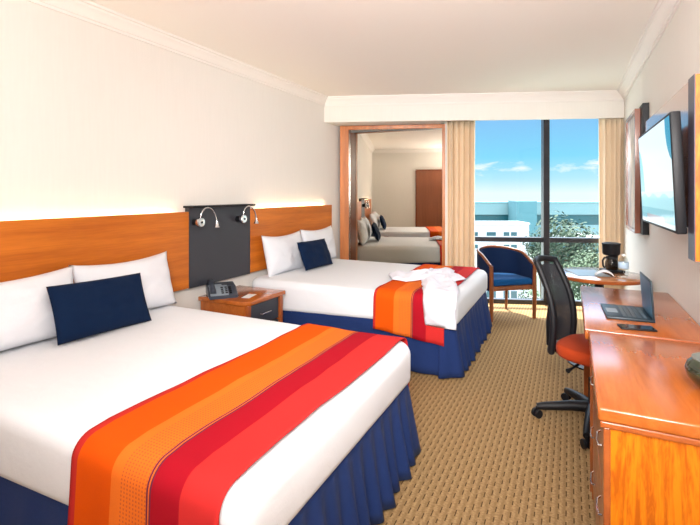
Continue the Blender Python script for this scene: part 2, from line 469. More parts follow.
# ------------------------------------------------------------------ beds
ZT = .60
def rrect(x0, x1, y0, y1, r, inset, n=8):
    x0 += inset; x1 -= inset; y0 += inset; y1 -= inset; r = max(r - inset, .01); pts = []
    for cx_, cy_, a0 in ((x1 - r, y0 + r, -PI / 2), (x1 - r, y1 - r, 0), (x0 + r, y1 - r, PI / 2), (x0 + r, y0 + r, PI)):
        for i in range(n + 1):
            a_ = a0 + PI / 2 * i / n; pts.append((cx_ + r * math.cos(a_), cy_ + r * math.sin(a_)))
    return pts
def bed(label, y0, y1, zb, x1=-.76):
    x0 = XL + .055; c = Vector(((x0 + x1) / 2, (y0 + y1) / 2, 0))
    r = thing('bed', label, 'bed', c)
    hx, hy = (x1 - x0) / 2, (y1 - y0) / 2
    # mattress with the white cover pulled tight
    b = MB(); rings = []
    R = .065
    prof = [(zb - .02, .03), (zb, .004), (zb + .02, 0), (ZT - R, 0)] + [(ZT - R + R * math.sin(a_), R - R * math.cos(a_)) for a_ in (PI / 12 * k for k in range(1, 7))] 
    prof += [(ZT + .004, .16), (ZT + .006, .3)]
    for z, ins in prof:
        lift = lambda x: (lambda q: .065 * q * q * (3 - 2 * q))(min(1, max(0, (x - hx + .5) / .45))) if z < .45 else 0
        rings.append([b.bm.verts.new((x, y, z + lift(x))) for x, y in rrect(-hx, hx, -hy, hy, .10 if ins < .1 else .10 + ins, ins)])
    for a_, d in zip(rings, rings[1:]):
        n = len(a_)
        for k in range(n): b.bm.faces.new((a_[k], a_[(k + 1) % n], d[(k + 1) % n], d[k]))
    b.bm.faces.new(rings[0][::-1]); b.bm.faces.new(rings[-1])
    b.build('mattress', m_sheet, r, angle=60)
    MB().box((-hx + .02, -hy + .04, .12), (hx - .05, hy - .04, zb - .022), .02).build('box_base', m_black, r)
    # pleated skirt round three sides
    path = []
    def seg(p, q, n):
        for i in range(n): path.append(Vector(p).lerp(Vector(q), i / n))
    i_ = .02
    seg((-hx + .02, -hy + i_), (hx - .10, -hy + i_), 200)
    for k in range(16): a_ = -PI / 2 + PI / 2 * k / 16; path.append(Vector((hx - .10 + .08 * math.cos(a_), -hy + .10 + .08 * math.sin(a_))))
    seg((hx - i_, -hy + .10), (hx - i_, hy - .10), 170)
    for k in range(16): a_ = PI / 2 * k / 16; path.append(Vector((hx - .10 + .08 * math.cos(a_), hy - .10 + .08 * math.sin(a_))))
    seg((hx - .10, hy - i_), (-hx + .02, hy - i_), 200)
    N = len(path); b = MB(); rows = []
    zs = [zb + .07, zb + .02, zb - .04, zb * .66, zb * .4, zb * .18, .012]
    for i, p_ in enumerate(path):
        d = (path[min(i + 1, N - 1)] - path[max(i - 1, 0)]).normalized(); nrm = Vector((d.y, -d.x))
        foot = p_.x > hx - .12
        ang = i * (.42 if foot else .25)
        col = []
        for z in zs:
            q = 1 - (z / zs[0])
            fl = (.058 if foot else .040) * q ** 1.1
            wv = (.020 if foot else .007) * q ** .8 * (math.sin(ang) + .5 * math.sin(ang * .47 + 1.3 * math.sin(i * .05)))
            pp = p_ + nrm * (fl + wv); col.append(b.bm.verts.new((pp.x, pp.y, z)))
        rows.append(col)
    for a_, d in zip(rows, rows[1:]):
        for k in range(len(zs) - 1): b.bm.faces.new((a_[k], d[k], d[k + 1], a_[k + 1]))
    o = b.build('bed_skirt', m_skirt, r, angle=180, recalc=True); solidify(o, .004)
    for sx in (-1, 1):
        for sy in (-1, 1): MB().lathe([(0, 0), (.02, 0), (.026, .12), (0, .12)], (sx * (hx - .12), sy * (hy - .12), 0), 16).build('leg', m_black, r)
    return r
B1 = (.915, 2.37, .335); B2 = (3.38, 4.90, .335)
bed('white bed nearest the camera with a red and orange striped runner and blue skirt', *B1)
bed('white bed by the mirror, with a bathrobe lying on its foot', *B2, -.768)

def side_profile(y0, y1, hang0, hang1, off):
    """points (y,z) of a cloth going over a mattress"""
    R = .065 + off; P = [(y0 - off, ZT - .065 - hang0 * (1 - k / 8)) for k in range(8)]
    for k in range(9): a_ = PI / 2 * k / 8; P.append((y0 + .065 - R * math.cos(a_), ZT - .065 + R * math.sin(a_)))
    n = 24
    for k in range(1, n): P.append((y0 + .065 + (y1 - y0 - .13) * k / n, ZT + .006 + off))
    for k in range(9): a_ = PI / 2 * k / 8; P.append((y1 - .065 + R * math.sin(a_), ZT - .065 + R * math.cos(a_)))
    for k in range(1, 9): P.append((y1 + off, ZT - .065 - hang1 * k / 8))
    return P
def runner(label, B, x0, x1, h0, h1, mname, hslope=0, skew=0):
    prof = side_profile(B[0], B[1], h0, h1, .008); b = MB(); nu = 40; n = len(prof)
    cy = (B[0] + B[1]) / 2
    vs = []
    for i in range(nu + 1):
        x = x0 + (x1 - x0) * i / nu; col = []
        for j, (y, z) in enumerate(prof):
            hang = max(0, (8 - j) / 8) if j < 8 else max(0, (j - (n - 9)) / 8)
            wob = .006 * noise.noise(Vector((x * 6, y * 6, z * 6 + 3)))
            yy = y + (-1 if y < cy else 1) * hang * (.010 + .010 * math.sin(x * 30 + 1) * .6)
            zz = z - (hslope * hang * (i / nu) if j < 8 else 0)
            col.append(b.bm.verts.new((x + skew * (.4 + (y - B[0]) / 1.45) + .01 * noise.noise(Vector((y * 2, z * 2, i * .0 + 9))), yy, zz + (wob if hang == 0 else 0) + .003)))
        vs.append(col)
    for i in range(nu):
        for j in range(n - 1): b.bm.faces.new((vs[i][j], vs[i + 1][j], vs[i + 1][j + 1], vs[i][j + 1]))
    o = b.build('bed_runner', stripes(mname, x0 + skew * .8, x1 + skew * .8), angle=180); solidify(o, .004, 1)
    return tag(o, label, 'bed runner')
runner('red and orange striped runner across the bed nearest the camera', B1, -1.447, -.835, .24, .22, 'striped runner cloth', 0, .024)
runner('red and orange striped runner partly under the white bathrobe', B2, -1.43, -.85, .235, .22, 'striped runner weave', .06, -.006)

def pillow(name, mat, Wd, Hh, T, center, lean, rz, label, cat, roll=0, seed=0, sag=.0, group=None, corner=.07):
    """local: x = thickness, y = width, z = height; leaned back onto the headboard"""
    b = MB(); n, m_ = 33, 25
    M = Matrix.Rotation(rz, 4, 'Z') @ Matrix.Rotation(-lean, 4, 'Y') @ Matrix.Rotation(roll, 4, 'X')
    for side in (1, -1):
        def fn(u, v_):
            a_, c = 2 * u - 1, 2 * v_ - 1
            e = (max(0, 1 - abs(a_) ** 2.6) * max(0, 1 - abs(c) ** 2.6)) ** .55
            th = T / 2 * e
            w_ = Wd / 2 * a_ * (1 - corner * (1 - a_ * a_ * 0) * (1 - c * c) * abs(a_) ** 3)
            h_ = Hh / 2 * c * (1 - corner * (1 - a_ * a_) * abs(c) ** 3)
            h_ -= sag * (1 - a_ * a_) * (c + 1) * .5
            nn = noise.noise(Vector((a_ * 2.2 + seed * 5, c * 2.2, side * 2 + seed))) * .018 * e + noise.noise(Vector((a_ * 6 + seed, c * 6, side))) * .006 * e
            return M @ Vector((side * (th + nn), w_, h_))
        b.grid(fn, n, m_)
    bmesh.ops.remove_doubles(b.bm, verts=b.bm.verts[:], dist=.0006)
    o = b.build(name, mat, loc=center, recalc=True, angle=180)
    tag(o, label, cat, group)
    return o
pillow('pillow', m_pillow, .78, .385, .18, (-2.575, 1.28, .79), .30, 0, 'plump white pillow cut off by the photo edge, partly behind the navy cushion', 'pillow', 0, 1, .02)
pillow('pillow', m_pillow, .72, .385, .17, (-2.60, 2.01, .79), .27, 0, 'white pillow on the near bed, beside the charcoal panel', 'pillow', 0, 2, .02)
pillow('pillow', m_pillow, .69, .41, .16, (-2.62, 3.85, .792), .22, 0, 'white pillow on the far bed, on the side of the phone and nightstand', 'pillow', 0, 3, .02)
pillow('pillow', m_pillow, .72, .41, .16, (-2.625, 4.56, .80), .20, 0, 'white pillow on the far bed, on the side of the mirror', 'pillow', 0, 4, .02)
pillow('throw_cushion', m_navy, .57, .31, .10, (-2.40, 1.695, .758), .38, 0, 'rectangular navy cushion leaning on the pillows of the near bed', 'cushion', -.03, 5, 0, None, .03)
pillow('throw_cushion', m_navy, .57, .30, .10, (-2.425, 4.13, .756), .38, 0, 'rectangular navy cushion leaning on the pillows of the far bed', 'cushion', -.02, 6, 0, None, .03)

# ------------------------------------------------------------------ bathrobe
def drape(x, v, B, off):
    """v = world y on top of the bed, below the near edge the cloth hangs down"""
    y0 = B[0]; R = .065 + off; arc = PI / 2 * .09
    if v >= y0 + .065: return Vector((x, v, ZT + .006 + off))
    s_ = (y0 + .065) - v
    if s_ < arc: a_ = s_ / arc * PI / 2; return Vector((x, y0 + .065 - R * math.sin(a_), ZT - .059 + R * math.cos(a_)))
    return Vector((x, y0 - off, ZT - .059 - (s_ - arc)))
def cloth(name, outline, off, mat, parent, seed, amp=.016, step=.022, origin=Vector((0, 0, 0)), fdir=(1, 0), ff=28):
    pts = []
    n = len(outline)
    for i in range(n):
        p_, q = Vector(outline[i]), Vector(outline[(i + 1) % n]); L_ = (q - p_).length; k = max(1, int(L_ / step))
        for j in range(k):
            w_ = p_.lerp(q, j / k); pts.append(w_ + Vector((noise.noise(Vector((w_.x * 9, w_.y * 9, seed))), noise.noise(Vector((w_.y * 9, w_.x * 9, seed + 5))))) * .012)
    nb = len(pts); edges = [(i, (i + 1) % nb) for i in range(nb)]
    xs = [p_.x for p_ in pts]; ys = [p_.y for p_ in pts]
    def inside(x, y):
        c = False
        for i in range(nb):
            a_, d = pts[i], pts[i - 1]
            if (a_.y > y) != (d.y > y) and x < (d.x - a_.x) * (y - a_.y) / (d.y - a_.y) + a_.x: c = not c
        return c
    y = min(ys) + step / 2; k = 0
    while y < max(ys):
        x = min(xs) + (step / 2 if k % 2 else 0)
        while x < max(xs):
            if inside(x, y) and min((Vector((x, y)) - q).length for q in pts[:nb]) > step * .5: pts.append(Vector((x, y)))
            x += step
        y += step * .87; k += 1
    vv, ee, ff_, *_ = delaunay_2d_cdt(pts, edges, [], 1, 1e-5)
    b = MB(); bp = pts[:nb]
    vs = []
    for q in vv:
        dist = min((q - p_).length for p_ in bp)
        e = min(1, dist / .05)
        s_ = q.x * fdir[0] + q.y * fdir[1]
        h = amp * (.5 + .5 * math.sin(s_ * ff + 3 * noise.noise(Vector((q.x * 4, q.y * 4, seed))))) + amp * .8 * noise.noise(Vector((q.x * 10, q.y * 10, seed)))
        vs.append(b.bm.verts.new(drape(q.x, q.y, B2, off + max(.002, .004 + e * (h + .012))) - origin))
    for f in ff_: b.bm.faces.new([vs[i] for i in f])
    o = b.build(name, mat, parent, angle=180, recalc=True); solidify(o, .006)
    return o
ro = Vector((-1.05, 3.8, ZT))
rb = thing('bathrobe', 'white bathrobe lying over the far bed runner and hanging down its side', 'bathrobe', ro)
cloth('robe_body', [(-1.00, 3.15), (-.765, 3.14), (-.765, 3.48), (-.80, 3.62), (-.86, 3.80), (-.93, 4.05), (-1.02, 4.32), (-1.16, 4.42), (-1.27, 4.32), (-1.26, 4.10), (-1.20, 3.90), (-1.13, 3.70), (-1.06, 3.50), (-1.03, 3.40)], .014, m_robe, rb, 1, .030, origin=ro, fdir=(1, .3))
cloth('sleeve', [(-1.17, 4.26), (-1.30, 4.20), (-1.44, 4.10), (-1.56, 4.06), (-1.53, 3.95), (-1.42, 3.76), (-1.28, 3.72), (-1.20, 3.82), (-1.12, 3.98)], .022, m_robe, rb, 2, .03, origin=ro, fdir=(.5, .8))
cloth('sleeve', [(-1.10, 4.34), (-1.02, 4.34), (-.90, 4.18), (-.83, 4.04), (-.90, 3.88), (-.98, 3.93), (-1.04, 4.05)], .026, m_robe, rb, 3, .028, origin=ro, fdir=(.8, .5))
cloth('collar', [(-1.22, 4.36), (-1.10, 4.46), (-1.00, 4.36), (-1.00, 4.18), (-1.08, 4.22), (-1.18, 4.16)], .036, m_robe, rb, 4, .014, origin=ro)

# ------------------------------------------------------------------ nightstand with phone and card
ns = thing('nightstand', 'orange wood nightstand with a dark drawer front between the two beds', 'nightstand', (-2.49, 3.01, 0))
hx, y0, y1 = .245, -.235, .275
MB().prism([(-hx - .01, y0), (hx - .06, y0), (hx - .02, y0 + .012), (hx + .005, y0 + .05), (hx + .01, y1), (-hx - .01, y1)], .515, .55, bev=.006).build('top', m_desk, ns, angle=30)
MB().box((-hx, y0 + .015, .06), (hx - .03, y0 + .035, .515), .002).build('side_panel', m_desk, ns, smooth=False)
MB().box((-hx, y1 - .035, .06), (hx - .03, y1 - .015, .515), .002).build('side_panel', m_desk, ns, smooth=False)
MB().box((-hx, y0 + .035, .06), (hx - .05, y1 - .035, .50), .002).build('body', m_brown, ns, smooth=False)
MB().box((hx - .05, y0 + .02, 0), (hx - .005, y0 + .06, .515), .003).build('post', m_deskdark, ns, smooth=False)
MB().box((hx - .05, y1 - .055, 0), (hx - .005, y1 - .015, .515), .003).build('post', m_deskdark, ns, smooth=False)
for z0, z1 in ((.325, .505), (.12, .31)):
    dr = MB().box((hx - .05, y0 + .065, z0), (hx - .02, y1 - .06, z1), .003).build('drawer', m_panel, ns, smooth=False)
    MB().tube([(hx - .02, -.04, (z0 + z1) / 2), (hx + .002, -.035, (z0 + z1) / 2), (hx + .002, .075, (z0 + z1) / 2), (hx - .02, .08, (z0 + z1) / 2)], .0065, 8).build('handle', m_chrome, dr)
m_phone = plain('slate phone plastic', (.035, .045, .065), .3)
m_phone2 = plain('silver phone plastic', (.26, .31, .36), .3, .2)
ph = thing('telephone', 'dark grey desk telephone on the nightstand', 'telephone', (-2.60, 2.89, .55), math.radians(-40)); ph.scale = (1.12, 1.15, 1.0)
MX = Matrix.Rotation(PI / 2, 4, 'X')
prof = [(-.11, 0), (.115, 0), (.115, .022), (.02, .075), (-.10, .088), (-.11, .07)]
tmp = MB().prism(prof, -.10, .10, M=MX, bev=.010); tmp.build('body', m_phone, ph)
MB().prism([(.112, .026), (.112, .032), (.022, .083), (-.03, .088), (-.03, .078), (.02, .074)], -.035, .09, M=MX, bev=.003).build('faceplate', m_phone2, ph)
MB().tube([(-.085, -.07, .088), (-.06, -.07, .105), (.02, -.07, .098), (.085, -.07, .064), (.10, -.07, .045)], [.022, .021, .015, .021, .022], 14).build('handset', m_phone, ph)
kb = MB()
for i in range(4):
    for j in range(3):
        kb.box((-.008, -.009, 0), (.008, .009, .006), .002, Matrix.Translation((.035 + i * .019, -.005 + j * .028, .077 - (.035 + i * .019 - .022) * .56)) @ Matrix.Rotation(.51, 4, 'Y'))
kb.build('keypad', m_black, ph)
MB().box((-.045, .0, 0), (-.015, .08, .004), .001, Matrix.Translation((.025, 0, .085)) @ Matrix.Rotation(.1, 4, 'Y')).build('display', m_panel, ph)
tag(MB().box((-.035, -.07, 0), (.035, .07, .002), 0, Matrix.Rotation(.25, 4, 'Z')).build('notecard', m_white, loc=(-2.375, 2.965, .551), smooth=False),
    'small white card lying on the nightstand in front of the phone', 'card')

# ------------------------------------------------------------------ dresser and desk
XD = .075; XB = .572; YN, YM, YF = 1.535, 2.375, 3.52; TZ = .76
dr = thing('dresser', 'orange wood chest of drawers nearest the camera under the television', 'dresser', (0, 0, 0)); dr.location = (.32, 1.95, 0)
def D(mb, name, mat, par=dr, off=(.32, 1.95, 0), **k):
    mb.bm.transform(Matrix.Translation(-Vector(off))) if par.parent is None and par.type == 'EMPTY' else mb.bm.transform(Matrix.Translation(-Vector(off)))
    return mb.build(name, mat, par, **k)
D(MB().box((XD, YN, TZ - .042), (XB, YM - .004, TZ), .008, seg=3), 'top', m_desk)
D(MB().box((XD + .006, YN + .004, TZ - .062), (XB, YM - .006, TZ - .042), .004), 'top_moulding', m_deskdark, smooth=False)
D(MB().box((XD + .034, YN + .016, .02), (XB, YN + .036, TZ - .062), .001), 'side_panel', m_deskend, smooth=False)
D(MB().box((XD + .05, YM - .03, .02), (XB, YM - .01, TZ - .062), .001), 'side_panel', m_deskend, smooth=False)
D(MB().box((XD + .015, YN + .012, 0), (XD + .034, YN + .045, TZ - .062), .004), 'post', m_deskdark, smooth=False)
D(MB().box((XD + .015, YM - .045, 0), (XD + .05, YM - .008, TZ - .062), .004), 'post', m_deskdark, smooth=False)
D(MB().box((XD + .04, YN + .036, .02), (XB, YM - .03, TZ - .064), 0), 'carcass', m_brown, smooth=False)
for z0, z1 in ((.06, .245), (.255, .44), (.45, .69)):
    d_ = D(MB().box((XD + .018, YN + .05, z0), (XD + .04, YM - .05, z1), .003), 'drawer', m_deskdark, smooth=False)
    zc = (z0 + z1) / 2 + .03
    for yc in ((YN + .10, YN + .20), (YM - .24, YM - .14)):
        D(MB().tube([(XD + .018, yc[0], zc), (XD + .008, yc[0] + .008, zc - .005), (XD + .005, (yc[0] + yc[1]) / 2, zc - .012), (XD + .008, yc[1] - .008, zc - .005), (XD + .018, yc[1], zc)], .0032, 8), 'handle', m_chrome, d_)
dk = thing('desk', 'orange wood writing desk carrying the laptop, with the office chair at it', 'desk', (.32, 2.95, 0))
K = dict(par=dk, off=(.32, 2.95, 0))
D(MB().box((XD - .012, YM, TZ - .045), (XB, YF, TZ - .004), .008, seg=3), 'top', m_desk, **K)
D(MB().box((XD - .012, YM - .0, TZ - .004), (XB, YM + .016, TZ + .003), .003), 'joint_strip', m_deskdark, smooth=False, **K)
D(MB().box((XD + .01, YF - .06, 0), (XB, YF - .03, TZ - .045), .003), 'side_panel', m_deskdark, smooth=False, **K)
D(MB().box((XD + .01, YM + .01, 0), (XB, YM + .04, TZ - .045), .003), 'side_panel', m_deskdark, smooth=False, **K)
D(MB().box((XB - .03, YM + .04, .2), (XB - .01, YF - .06, TZ - .045), .002), 'back_panel', m_deskdark, smooth=False, **K)
D(MB().box((XD + .02, YM + .04, TZ - .10), (XD + .035, YF - .06, TZ - .045), .002), 'apron', m_deskdark, smooth=False, **K)

# laptop, base lies flat and screen stands on its wall side
m_lap = plain('dark laptop shell', (.008, .02, .03), .4, .1)
m_keys = plain('laptop keyboard', (.012, .03, .045), .3)
lp = thing('laptop', 'open dark laptop on the desk with its screen facing the chair', 'laptop', (.268, 2.80, TZ - .0035), math.radians(2)); lp.scale = (.92, .90, .92)
MB().box((-.115, -.165, 0), (.115, .165, .014), .004).build('base', m_lap, lp)
kb = MB()
for i in range(5):
    for j in range(13): kb.box((-.02 + i * .024 - .010, -.140 + j * .022, .014), (-.02 + i * .024 + .009, -.140 + j * .022 + .018, .0165), .001)
kb.build('keyboard', m_keys, lp, smooth=False)
MB().box((-.10, -.05, .014), (-.045, .05, .0148)).build('touchpad', m_phone2, lp, smooth=False)
LM = Matrix.Translation((.112, 0, .012)) @ Matrix.Rotation(math.radians(-4), 4, 'Y')
MB().box((-.006, -.165, 0), (.002, .165, .215), .003, LM).build('lid', m_lap, lp)
m_scr, t, p = new_mat('laptop screen')
p.inputs['Base Color'].default_value = (.01, .02, .035, 1); p.inputs['Roughness'].default_value = .35; p.inputs['Specular IOR Level'].default_value = .3
c = t.ramp(t.noise(t.mapping(t.coord(), (1, 1, 1)), 4, 3), [(.3, (.006, .03, .07)), (.7, (.02, .10, .16))])
t.l.new(c, p.inputs['Emission Color']); p.inputs['Emission Strength'].default_value = .5
MB().box((-.0075, -.155, .012), (-.006, .155, .205), 0, LM).build('screen', m_scr, lp, smooth=False)
mo = thing('mobile_phone', 'black mobile phone lying on the desk beside the laptop', 'phone', (.285, 2.515, TZ - .0035), math.radians(10))
MB().box((-.075, -.037, 0), (.075, .037, .009), .004).build('body', m_black, mo)
MB().box((-.068, -.033, .009), (.068, .033, .0096), 0).build('screen', plain('black glass', (.01, .015, .02), .08), mo, smooth=False)

# stone bowl at the right edge
m_bowl, t, p = new_mat('dark green glazed ceramic')
c = t.ramp(t.noise(t.mapping(t.coord(), (1, 1, 2)), 14, 5, .6, 1), [(.35, (.004, .008, .006)), (.65, (.025, .035, .016))])
t.l.new(c, p.inputs['Base Color']); p.inputs['Roughness'].default_value = .12; p.inputs['Coat Weight'].default_value = .6
vz = thing('ceramic_bowl', 'dark green glazed round bowl cut off by the photo edge, on the dresser', 'bowl', (.424, 1.83, TZ)); vz.scale = (1, 1, .88)
MB().lathe([(0, 0), (.035, 0), (.055, .012), (.078, .045), (.082, .070), (.074, .095), (.058, .112), (.054, .112), (.068, .092), (.074, .07), (.05, .02), (0, .012)], n=48).build('body', m_bowl, vz)
MB().lathe([(.052, .109), (.062, .109), (.063, .115), (.053, .115)], n=48).build('rim', plain('grey glazed rim', (.16, .19, .18), .1), vz)

# ------------------------------------------------------------------ television, boards and picture on the right wall
m_tv, t, p = new_mat('television picture')
at = t.new('ShaderNodeAttribute', attribute_name='picture')
p.inputs['Base Color'].default_value = (.01, .01, .01, 1); p.inputs['Roughness'].default_value = .15
t.l.new(at.outputs['Color'], p.inputs['Emission Color']); p.inputs['Emission Strength'].default_value = .85
tv = thing('television', 'flat television tilted down with a white and teal picture on its screen', 'television', (.445, 3.09, 1.495), 0)
TM_ = Matrix.Rotation(math.radians(-2.6), 4, 'Y')
TWd, TH = 1.08, .575
MB().box((-.012, -TWd / 2, -TH / 2), (.03, TWd / 2, TH / 2), .006, TM_).build('case', m_black, tv)
b = MB()
b.grid(lambda u, v_: TM_ @ Vector((-.0135, (u - .5) * (TWd - .024), (v_ - .5) * (TH - .03))), 141, 81)
scr = b.build('screen', m_tv, tv, smooth=False)
ca = scr.data.color_attributes.new('picture', 'FLOAT_COLOR', 'POINT')
WHT, TEA, PAL, SEA = lin(246, 252, 253), lin(20, 130, 160), lin(150, 205, 218), lin(175, 220, 226)
for i in range(141):
    for j in range(81):
        u, v_ = i / 140, j / 80      # u = 0 nearest the camera, v = 1 top
        c = WHT
        if ((u + .05) / .17) ** 2 + ((v_ - .95) / .35) ** 2 < 1: c = TEA
        if ((u - 1.05) / (.22)) ** 2 + ((v_ - .25) / .62) ** 2 < 1: c = PAL
        if v_ < .34: c = SEA if (v_ + .02 * math.sin(u * 20)) < .30 else lin(215, 240, 243)
        if v_ < .17: c = lin(140, 195, 205)
        if v_ < .10: c = lin(170, 150, 150) if .25 < u < .8 else lin(120, 175, 190)
        if v_ < .04: c = lin(205, 215, 215)
        if .60 < v_ < .612 and .03 < u < .22 or .575 < v_ < .585 and .06 < u < .20: c = lin(170, 185, 190)
        ca.data[i * 81 + j].color = (*c, 1)
MB().box((.03, -.10, -.10), (.083, .10, .10), .005).build('wall_bracket', m_black, tv)
tb = thing('television_board', 'glossy brown wood board with an orange side behind the television', 'panel', (XR - .001, 3.3, 1.6))
MB().box((-.045, -.71, -.375), (0, .86, .355), .002).build('board', m_gloss, tb, smooth=False)
MB().box((-.072, -.825, -.505), (0, -.712, .33), .001).build('end_panel', m_deskend, tb, smooth=False)
MB().box((-.077, -.826, -.506), (-.072, -.711, .331), .001).build('edge_band', m_edge, tb, smooth=False)
pb = thing('picture', 'framed picture on a black backing between the television and the window', 'picture', (XR - .001, 4.75, 1.6))
MB().box((-.045, -.43, -.54), (0, .25, .53), .002).build('backing_board', m_black, pb, smooth=False)
b = MB()
for lo, hi in (((-.085, -.30, -.54), (-.045, -.27, .51)), ((-.085, .37, -.54), (-.045, .40, .51)), ((-.085, -.27, -.54), (-.045, .37, -.51)), ((-.085, -.27, .48), (-.045, .37, .51))): b.box(lo, hi, .002)
b.build('frame', m_brown, pb, smooth=False)
m_art, t, p = new_mat('pale print under glass')
t.l.new(t.ramp(t.noise(t.mapping(t.coord(), (1, 3, 2)), 2.5, 3), [(.35, (.42, .52, .58)), (.6, (.70, .73, .74))]), p.inputs['Base Color'])
p.inputs['Roughness'].default_value = .1
MB().box((-.065, -.27, -.51), (-.046, .37, .48)).build('print', m_art, pb, smooth=False)

# ------------------------------------------------------------------ window table
tx, ty, tz = .215, 4.205, .74
tt = thing('round_table', 'round wood table with a shiny top by the window holding the coffee maker', 'table', (tx, ty, 0))
R_ = .335
m_ttop = wood('table top veneer', (.50, .20, .08), (.62, .29, .13), (3, 1, 3), .10, .9)
MB().lathe([(0, tz - .030), (R_ - .005, tz - .030), (R_, tz - .022), (R_, tz - .008), (R_ - .006, tz - .002), (R_ - .012, tz), (0, tz)], n=72).build('top', m_ttop, tt, angle=50)
MB().lathe([(R_ - .002, tz - .030), (R_ + .002, tz - .026), (R_ + .002, tz - .006), (R_ - .004, tz - .003)], n=72).build('edge', m_deskdark, tt, angle=50)
MB().lathe([(0, .03), (.035, .03), (.035, tz - .045), (.12, tz - .04), (.12, tz - .03), (0, tz - .03)], n=28).build('pedestal', m_black, tt)
MB().lathe([(0, 0), (.24, 0), (.24, .012), (.06, .03), (0, .03)], n=40).build('base', m_black, tt)
# coffee maker
cm = thing('coffee_maker', 'black drip coffee maker with a glass carafe on the round table', 'coffee maker', (.31, 4.35, tz), math.radians(26)); cm.scale = (.84, .84, .86)
MB().box((-.075, -.10, 0), (.085, .09, .025), .010).build('base', m_black, cm)
MB().box((.015, .02, .025), (.085, .085, .20), .010).build('column', m_black, cm)
MB().lathe([(0, .165), (.068, .165), (.078, .18), (.080, .262), (.084, .268), (.084, .278), (.06, .285), (0, .286)], (0, 0, 0), n=32).build('brew_head', m_black, cm)
cf_ = MB().lathe([(0, .027), (.052, .027), (.062, .05), (.060, .09), (.045, .13), (.046, .145), (.043, .145), (.042, .13), (.057, .09), (.058, .05), (.05, .031), (0, .031)], (-.012, -.03, 0), n=32).build('carafe', m_carafe, cm)
MB().tube([(-.055, -.04, .14), (-.095, -.05, .145), (-.115, -.055, .12), (-.112, -.055, .07), (-.095, -.05, .05)], .009, 10).build('handle', m_black, cf_)
MB().lathe([(.047, .136), (.050, .136), (.050, .152), (.03, .158), (0, .158)], (-.012, -.03, 0), n=32).build('lid', m_black, cf_)
# bottle
wb = thing('water_bottle', 'clear plastic water bottle beside the coffee maker', 'bottle', (.385, 4.20, tz)); wb.scale = (1.05, 1.05, .9)
MB().lathe([(0, 0), (.030, 0), (.034, .006), (.034, .05), (.031, .06), (.034, .07), (.034, .12), (.028, .145), (.013, .165), (.013, .175), (0, .175)], n=28).build('body', m_clear, wb)
MB().lathe([(.0345, .065), (.0352, .066), (.0352, .118), (.0345, .119)], n=28).build('sleeve_label', plain('pale blue bottle wrap', (.45, .62, .78), .4), wb)
MB().lathe([(0, .175), (.015, .175), (.015, .19), (0, .191)], n=20).build('cap', m_white, wb)
# folder and folded napkin
tag(MB().box((-.12, -.15, 0), (.12, .15, .004), .001, Matrix.Rotation(.35, 4, 'Z')).build('place_mat', plain('grey blue mat', (.24, .30, .32), .3), loc=(.125, 4.19, tz + .0005), smooth=False),
    'flat grey-blue mat lying on the round table', 'place mat')
b = MB(); b.grid(lambda u, v_: Vector(((u - .5) * .13, (v_ - .5) * .11, .004 + .045 * math.sin(PI * u) ** .7 * (.75 + .25 * math.sin(v_ * 5)))), 20, 10)
o = b.build('napkin', m_sheet, loc=(.245, 4.10, tz + .003), angle=180); solidify(o, .004)
tag(o, 'folded white napkin on the mat in front of the coffee maker', 'napkin')

# ------------------------------------------------------------------ tub armchair
Pa, Pb = Vector((-.78, 5.075)), Vector((-.355, 5.435))
ac_c = (Pa + Pb) / 2; ang = math.atan2(Pb.y - Pa.y, Pb.x - Pa.x)
ac = thing('armchair', 'navy blue tub armchair with a wooden frame in front of the window', 'armchair', (ac_c.x, ac_c.y, 0), ang)
hw, dp = .268, .465      # local: x along the front, y backwards
def tub(u):             # u 0..1 from the front of one arm round the back to the other, a horseshoe
    if u < .25: return Vector((-hw, (u / .25) * (dp - hw) , 0)), Vector((-1, 0, 0))
    if u > .75: return Vector((hw, ((1 - u) / .25) * (dp - hw), 0)), Vector((1, 0, 0))
    a_ = PI - (u - .25) / .5 * PI
    return Vector((hw * math.cos(a_), dp - hw + hw * math.sin(a_), 0)), Vector((math.cos(a_), math.sin(a_), 0))
def rail_z(u): return .60 + .155 * math.sin(PI * min(1, max(0, (u * 1.0)))) ** 1.1
b = MB()
def shell(u, v_):
    p_, n_ = tub(u); z0, z1 = .32, rail_z(u) - .012
    q = 2 * PI * v_
    cx_, cz = math.cos(q), math.sin(q)
    th = .022; zz = (z0 + z1) / 2 + (z1 - z0) / 2 * max(-1, min(1, cz * 1.35)); oo = th * max(-1, min(1, cx_ * 1.35))
    return p_ + n_ * (oo + .02 * (zz - .32) - .012) + Vector((0, 0, zz))
b.grid(shell, 49, 21)
bmesh.ops.remove_doubles(b.bm, verts=b.bm.verts[:], dist=.0005)
bmesh.ops.holes_fill(b.bm, edges=[e for e in b.bm.edges if e.is_boundary])
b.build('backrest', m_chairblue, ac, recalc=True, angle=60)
pts = []
for i in range(49):
    p_, n_ = tub(i / 48); pts.append(p_ + n_ * .004 + Vector((0, 0, rail_z(i / 48))))
MB().tube(pts, .017, 12).build('top_rail', m_chairwood, ac)
for sx in (-1, 1):
    MB().tube([(sx * (hw - .0), -.005, 0), (sx * (hw + .002), -.01, .3), (sx * (hw + .004), -.008, .605)], [.019, .024, .021], 12).build('leg', m_chairwood, ac)
    MB().tube([(sx * (hw - .06), dp - .02, 0), (sx * (hw - .07), dp - .05, .36)], [.015, .02], 12).build('leg', m_chairwood, ac)
poly = [(-hw + .02, -.005), (hw - .02, -.005)] + [((hw - .03) * math.cos(a_ * PI / 12), dp - hw + (hw - .03) * math.sin(a_ * PI / 12)) for a_ in range(13)]
MB().prism(poly, .325, .375, bev=.004).build('seat_frame', m_chairwood, ac, angle=30)
